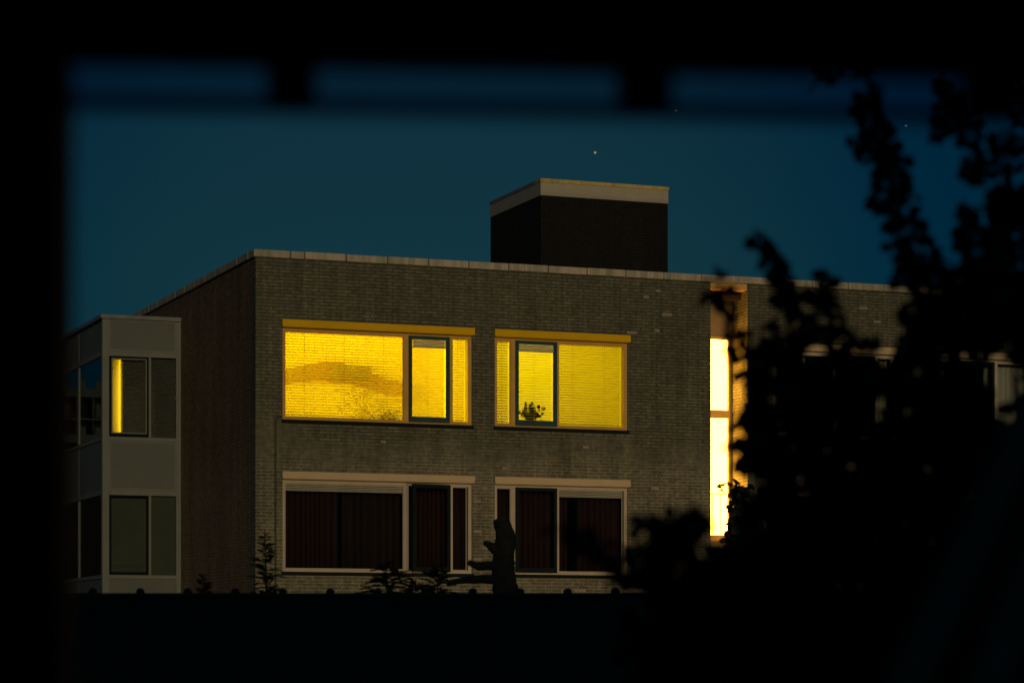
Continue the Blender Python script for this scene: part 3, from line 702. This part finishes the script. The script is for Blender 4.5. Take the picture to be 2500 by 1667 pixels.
sh0 = at(2150, 1603, D1); sh = empty('tall_shrub', (sh0.x, sh0.y, 0), 'tall black leafy shrub out of focus filling the right side, shoots reaching into the sky', 'shrub')
lf, sm = MB(), MB()
poly = [(1880, 850), (1920, 810), (1960, 880), (2060, 905), (2190, 890), (2225, 790), (2320, 720), (2420, 700), (2520, 660), (2700, 640), (2750, 1700), (1690, 1700), (1640, 1480),
        (1735, 1440), (1770, 1335), (1795, 1310), (1860, 1200), (1880, 1170), (1810, 1120), (1806, 1050), (1845, 960)]
fill(lf, poly, 6500, 5.9, 7.0, .05, rr)
fill(lf, [(1600, 1445), (2750, 1445), (2800, 2300), (1500, 2300)], 3800, 5.8, 7.0, .07, rr)
fill(lf, [(1850, 840), (1905, 715), (1980, 700), (2050, 780), (2190, 870), (2200, 930), (1900, 930)], 240, 6.0, 6.6, .04, rr, 0)
fill(lf, [(2200, 880), (2225, 760), (2200, 660), (2260, 620), (2310, 690), (2390, 600), (2440, 480), (2500, 420), (2750, 300), (2750, 700), (2300, 760)], 900, 6.0, 6.9, .042, rr, .0)
S_ = [([(2300, 760), (2270, 650), (2220, 560), (2180, 470), (2155, 380), (2135, 310), (2108, 228)], 260, (75, 30)),
      ([(2280, 780), (2230, 680), (2180, 590)], 80, (60, 26)), ([(2200, 480), (2150, 400), (2088, 335)], 24, (14, 16)), ([(2170, 430), (2200, 395), (2206, 380)], 12, (14, 14)), ([(2200, 520), (2150, 500), (2120, 475)], 12, (14, 14)),
      ([(2380, 400), (2370, 330), (2368, 290)], 22, (20, 16)), ([(2370, 390), (2375, 420), (2395, 430)], 14, (16, 16)), ([(2330, 290), (2310, 250), (2298, 190)], 40, (26, 17)), ([(2300, 280), (2285, 320)], 10, (16, 14)),
      ([(2470, 640), (2460, 520), (2450, 420), (2450, 320)], 90, (44, 30)), ([(2430, 720), (2380, 600), (2362, 500)], 80, (56, 28)), ([(2560, 600), (2530, 400), (2490, 200), (2450, 120)], 150, (70, 60)), ([(2450, 560), (2425, 500), (2430, 470)], 20, (26, 20)),
      ([(2160, 220), (2090, 180), (2010, 158), (1996, 205)], 18, (6, 18)),
      ([(2040, 780), (2024, 710), (2010, 655)], 22, (18, 12)),
      ([(1950, 780), (1915, 700), (1885, 640), (1855, 570)], 60, (36, 16)), ([(1890, 650), (1920, 655)], 10, (14, 10)),
      ([(1850, 860), (1810, 820), (1772, 790), (1768, 740), (1748, 650)], 44, (12, 12)), ([(1775, 740), (1712, 705)], 8, (10, 9)),
      ([(1920, 980), (1870, 930), (1838, 890), (1812, 850)], 34, (32, 12)),
      ([(1950, 1200), (1860, 1130), (1815, 1080)], 40, (40, 24)), ([(1880, 960), (1850, 900), (1806, 905)], 16, (24, 9))]
for pts_, n_, w_ in S_: shoot(lf, sm, pts_, D1+rr.uniform(-.25, .25), n_, w_, .036, rr)
for i in range(9):                # woody stems down to the ground
    x = 1900+i*75; b0 = at(x+rr.uniform(-30, 30), 1603, 6.4); b0.z = 0; sm.tube([b0, at(x+rr.uniform(-40, 40), 1300, 6.4), at(x+rr.uniform(-60, 60), 900, 6.4)], [.02, .014, .006], 7)
lf.build('foliage', M['leaf'], sh); sm.build('stem', M['bark'], sh)

rr = random.Random(9)
s2 = at(1620, 1603, 5.4); sh2 = empty('low_bush', (s2.x, s2.y, 0), 'low out-of-focus bush left of the tall shrub, before the brick wall', 'shrub')
lf, sm = MB(), MB()
fill(lf, [(1590, 1445), (1565, 1370), (1600, 1290), (1640, 1255), (1690, 1262), (1725, 1330), (1760, 1330), (1770, 1700), (1500, 1700), (1550, 1460)], 560, 5.2, 5.6, .04, rr, -.25)
fill(lf, [(1500, 1700), (1780, 1700), (1800, 2150), (1480, 2150)], 600, 5.2, 5.6, .055, rr)
for pts_, n_, w_ in [([(1600, 1330), (1575, 1290), (1568, 1255)], 26, (40, 26)), ([(1700, 1300), (1690, 1262), (1705, 1245)], 24, (40, 22)), ([(1570, 1380), (1555, 1330)], 18, (40, 30)), ([(1600, 1420), (1540, 1395), (1500, 1400)], 14, (30, 26))]:
    shoot(lf, sm, pts_, 5.3, n_, w_, .034, rr)
for i in range(4):
    b0 = at(1600+i*35, 1603, 5.35); b0.z = 0; sm.tube([b0, at(1610+i*30, 1380, 5.35)], [.012, .006], 6)
lf.build('foliage', M['leaf'], sh2); sm.build('stem', M['bark'], sh2)

rr = random.Random(10)
s3 = at(1440, 1603, 5.0); sh3 = empty('wispy_branch_shrub', (s3.x, s3.y, 0), 'faint blurred leafy branches crossing the curtained window right of the lopped trunk', 'shrub')
lf, sm = MB(), MB()
for pts_, n_, w_ in [([(1700, 1480), (1560, 1400), (1480, 1345), (1410, 1300), (1365, 1285)], 30, (26, 20)), ([(1500, 1360), (1440, 1340), (1400, 1345)], 9, (22, 22)), ([(1560, 1420), (1500, 1400), (1470, 1395)], 7, (20, 18))]:
    shoot(lf, sm, pts_, 5.0, n_, w_, .034, rr, .004)
b0 = at(1700, 1603, 5.0); b0.z = 0; sm.tube([b0, at(1705, 1540, 5), at(1700, 1480, 5)], [.008, .006, .004], 6)
lf.build('foliage', M['leaf'], sh3); sm.build('stem', M['bark'], sh3)

# sharper climbing vine in front of the stair strip
rr = random.Random(21)
VD = 26.0; v0 = at(1800, 1603, VD); vn = empty('climbing_vine', (v0.x, v0.y, 0), 'small-leaved vine tendril outlined against the foot of the glowing stairwell strip', 'vine')
lf, sm = MB(), MB()
def vine(pts, n, wid, size):
    shoot(lf, sm, pts, VD, n, wid, size, rr, .012)
vine([(1800, 1400), (1786, 1300), (1792, 1250), (1800, 1205), (1796, 1182)], 150, (26, 14), .05)
vine([(1800, 1190), (1775, 1180), (1756, 1182), (1750, 1190)], 34, (5, 4), .032)
vine([(1758, 1188), (1764, 1200)], 8, (3, 3), .03)
vine([(1790, 1290), (1778, 1310), (1768, 1325)], 24, (8, 6), .05)
fill(lf, [(1795, 1180), (1830, 1180), (1880, 1300), (1880, 1500), (1775, 1500), (1775, 1330)], 900, VD-.2, VD+.3, .09, rr)
b0 = Vector((v0.x, v0.y, 0)); sm.tube([b0, at(1800, 1400, VD)], [.03, .02], 7)
lf.build('foliage', M['leaf'], vn); sm.build('stem', M['bark'], vn)

# ------------------------------------------------------------------ terrace canopy close to the camera
CD = 2.2; CY = R(4.3)
can = empty('terrace_canopy', (at(1250, 1603, CD).x, at(1250, 1603, CD).y, 0), 'black timber terrace canopy framing the view, with short rafter ends and a thin rail', 'canopy')
CF = Matrix.Rotation(CY, 3, 'Z') @ F; CR = Matrix.Rotation(CY, 3, 'Z') @ RT; C0 = F*CD
def cbox(mb, s0, s1, d0, d1, z0, z1):
    n = len(mb.v)
    for z in (z0, z1):
        for d in (d0, d1):
            for s in (s0, s1):
                p = C0+CR*s+CF*d; mb.v.append((p.x, p.y, z))
    for q in ((0, 2, 3, 1), (4, 5, 7, 6), (0, 1, 5, 4), (2, 6, 7, 3), (0, 4, 6, 2), (1, 3, 7, 5)): mb.f.append(tuple(n+i for i in q)); mb.mi.append(0)
kk = CD/FPX
ZB = EYE+(1603-133)*kk
m_ = MB(); cbox(m_, -1.7, 2.4, -.02, .07, ZB, ZB+.28); m_.build('beam', M['wood'], can, bevel=.004)
m_ = MB(); cbox(m_, -1.7, 2.4, -2.4, .5, ZB+.282, ZB+.33); m_.build('roof', M['roofing'], can)
zr0 = EYE+(1603-266)*kk; zr1 = EYE+(1603-244)*kk
m_ = MB(); cbox(m_, -1.7, 2.4, .012, .026, zr0, zr1); m_.build('rail', M['wood'], can, bevel=.002)
for px in (-160, 712, 1586, 2462, 3330):
    s = (px-1250)*kk; m_ = MB(); cbox(m_, s-.021, s+.021, .0, .06, zr0+.006, ZB-.0005); m_.build('rafter_end', M['wood'], can, bevel=.003)
m_ = MB(); cbox(m_, -1.7, 2.4, .062, .066, zr1-.004, ZB-.001); m_.build('glass_strip', M['smoke'], can)
m_ = MB(); s1 = (172-1250)*kk; cbox(m_, s1-.26, s1, -.06, .08, 0, ZB-.001); m_.build('post', M['wood'], can, bevel=.006)
m_ = MB(); s1 = 2.2; cbox(m_, s1, s1+.12, -.06, .08, 0, ZB-.001); m_.build('post', M['wood'], can, bevel=.006)

def bar(pa, pb, r_, label):
    m_ = MB(); m_.tube([pa, pb], r_, 12); o = m_.build('slanted_bar', M['bar'], smooth=True); recenter(o)  # translucent bars added to form the faint slanted streaks
    return tag(o, label, 'bar', 'blurred slanted bars at the lower right')
a = at(2279, 1534, 1.9); b = at(2500, 1060, 1.9); dd = (b-a); a0 = a-dd*((a.z-.0)/dd.z); bar(a0, a+dd*2.2, .012, 'faint grey slanted bar added as a blurred streak crossing the lower right corner')
a = at(2440, 1600, 1.9); b = at(2560, 1300, 1.9); dd = (b-a); a0 = a-dd*((a.z-.0)/dd.z); bar(a0, a+dd*2.2, .012, 'fainter slanted bar added as a streak at the very edge of the lower right corner')

# unseen house block added behind the terrace; it keeps the low evening glow off the garden
HB = -1.6
hs = empty('shade_house', (F.x*HB, F.y*HB, 0), 'unseen dark brick house added behind the terrace to shade the garden', 'house')
def hbox(mb, s0, s1, d0, d1, z0, z1):
    n = len(mb.v)
    for z in (z0, z1):
        for d in (d0, d1):
            for s in (s0, s1):
                p = F*d+RT*s; mb.v.append((p.x, p.y, z))
    for q in ((0, 2, 3, 1), (4, 5, 7, 6), (0, 1, 5, 4), (2, 6, 7, 3), (0, 4, 6, 2), (1, 3, 7, 5)): mb.f.append(tuple(n+i for i in q)); mb.mi.append(0)
m_ = MB(); hbox(m_, -14, 14, HB-7, HB, 0, 6.8); m_.build('wall', M['house'], hs)
m_ = MB(); hbox(m_, -14.3, 14.3, HB-7.3, HB+.3, 6.8, 7.0); m_.build('roof', M['roofing'], hs)

# ------------------------------------------------------------------ far tower block mirrored in the side panes of the bay
TX, TY = -47.0, 322.0
tb = empty('tower_block', (TX, TY, 0), 'distant tower block with pale balcony bands mirrored in the side glass of the bay', 'building')
m_ = MB(); m_.box(TX-10, TX+10, TY, TY+12, 0, 33.5); m_.box(TX-6, TX-1, TY+3, TY+8, 33.5, 35); m_.box(TX+2, TX+4, TY+3, TY+8, 33.5, 34.6); m_.build('wall', M['hr_wall'], tb)
m_ = MB()
for k in range(12):
    m_.box(TX-10, TX+10, TY-1.4, TY-.01, 2.8*k+2.4, 2.8*k+2.62); 
    if k % 2: m_.box(TX-10, TX+10, TY-1.42, TY-1.36, 2.8*k+2.62, 2.8*k+3.4)
for k in range(11): m_.box(TX-10+k*2-.08, TX-10+k*2+.08, TY-1.43, TY-.01, 0, 33.4)
m_.build('balcony', M['hr_slab'], tb)
m_ = MB()
for k in range(12):
    for j in range(10): 
        if rnd.random() < .5 and k > 6: MB().box(TX-9.8+j*2+.5, TX-9.8+j*2+1.2, TY-.05, TY-.001, 2.8*k+2.9, 2.8*k+4.5).build('window', M['hr_slab'], tb)

lb = empty('reflection_blocker', (-32, 250, 0), 'dark block added before the tower block to darken the bay side glass', 'building')  # unseen block added to cut off the lower reflection
MB().box(-62, -8, 250, 262, 0, 16.6).build('wall', M['hr_wall'], lb); MB().box(-62.2, -7.8, 249.8, 262.2, 16.6, 16.9).build('roof', M['roofing'], lb)

# ------------------------------------------------------------------ unseen low lamp added behind the fence, washing the lower facade
lx, ly = 19.3, 37.6
lp = empty('added_facade_lamp', (lx, ly, 0), 'unseen low post lamp added behind the board fence to warm the lower facade', 'added lamp')
MB().tube([(lx, ly, 0), (lx, ly, .3), (lx, ly, 1.72)], [.05, .04, .035], 12).build('post', M['pipe'], lp, smooth=True)  # post of the added lamp
lathe('added_lamp_glass', [(.06, 0), (.10, .03), (.12, .16), (.08, .2)], (lx, ly, 1.72), emitter('added_lamp_glass_light', (1, .7, .35), 6), 16, lp)
lathe('added_lamp_cap', [(.13, 0), (.12, .03), (.05, .06), (.002, .07)], (lx, ly, 1.925), M['pipe'], 16, lp)
ld = bpy.data.lights.new('added_facade_lamp_light', 'POINT'); ld.energy = 340; ld.color = (1, .60, .27); ld.shadow_soft_size = .08
lo = bpy.data.objects.new('added_facade_lamp_light', ld); col.objects.link(lo); lo.location = (lx, ly-.0, 2.06)

# ------------------------------------------------------------------ stars
def star(px, py, d, r_, m, label, stretch=1.0, rot=0):
    c = at(px, py, d); bm = bmesh.new(); bmesh.ops.create_icosphere(bm, subdivisions=2, radius=r_)
    bmesh.ops.transform(bm, verts=bm.verts, matrix=Matrix.Diagonal((stretch, 1, 1, 1)))
    me = bpy.data.meshes.new('star'); bm.to_mesh(me); bm.free(); me.materials.append(M[m])
    o = bpy.data.objects.new('star', me); col.objects.link(o); o.location = c; o.rotation_euler = (0, rot, -YAW); tag(o, label, 'star', 'stars in the dusk sky'); return o
star(1453, 373, 900, .38, 'star', 'bright orange star above the dark box on the roof')
star(173, 373, 900, .22, 'star_dim', 'faint star at the left edge of the sky beside the post')
star(1650, 270, 900, .22, 'star_dim', 'faint star just under the second rafter end', 1.8, R(10))
star(2212, 307, 900, .22, 'star_dim', 'faint star between the leafy shoots at the upper right', 1.6)

# ------------------------------------------------------------------ light
wd = bpy.data.worlds.new('World'); scene.world = wd; wd.use_nodes = True
N = wd.node_tree.nodes; L = wd.node_tree.links; bg = N['Background']
sky = N.new('ShaderNodeTexSky'); sky.sky_type = 'NISHITA'; sky.sun_disc = False
sky.sun_elevation = R(14); sky.sun_rotation = math.pi+YAW; sky.altitude = 0; sky.air_density = 1; sky.dust_density = 1; sky.ozone_density = 2
tint = N.new('ShaderNodeMix'); tint.data_type = 'RGBA'; tint.blend_type = 'MULTIPLY'; tint.inputs['Factor'].default_value = 1
tc_ = N.new('ShaderNodeTexCoord'); dp_ = N.new('ShaderNodeVectorMath'); dp_.operation = 'DOT_PRODUCT'; L.new(tc_.outputs['Generated'], dp_.inputs[0])
dp_.inputs[1].default_value = (F+Vector((0, 0, .16))-RT*.03).normalized()
mr_ = N.new('ShaderNodeMapRange'); mr_.interpolation_type = 'SMOOTHSTEP'; mr_.inputs['From Min'].default_value = math.cos(R(11)); mr_.inputs['From Max'].default_value = 1; L.new(dp_.outputs['Value'], mr_.inputs['Value'])
tm_ = N.new('ShaderNodeMix'); tm_.data_type = 'RGBA'; tm_.inputs['A'].default_value = (.001, .078, .132, 1); tm_.inputs['B'].default_value = (.034, .130, .150, 1)
L.new(mr_.outputs[0], tm_.inputs['Factor']); L.new(tm_.outputs['Result'], tint.inputs['B'])
L.new(sky.outputs[0], tint.inputs['A']); L.new(tint.outputs['Result'], bg.inputs['Color']); bg.inputs['Strength'].default_value = .05

sd = bpy.data.lights.new('evening_glow', 'SUN'); sd.energy = .52; sd.angle = R(8); sd.color = (1, .73, .38)
so = bpy.data.objects.new('evening_glow', sd); col.objects.link(so)
el = R(9); az = R(9)
dirv = Matrix.Rotation(az, 3, 'Z') @ (F*math.cos(el)+Vector((0, 0, -math.sin(el))))
so.rotation_euler = dirv.to_track_quat('-Z', 'Y').to_euler()

scene.view_settings.view_transform = 'Standard'; scene.view_settings.look = 'None'; scene.view_settings.exposure = 0; scene.view_settings.gamma = 1
scene.render.engine = 'CYCLES'; scene.cycles.use_denoising = True
scene.cycles.max_bounces = 8; scene.cycles.transparent_max_bounces = 16; scene.cycles.sample_clamp_indirect = 3
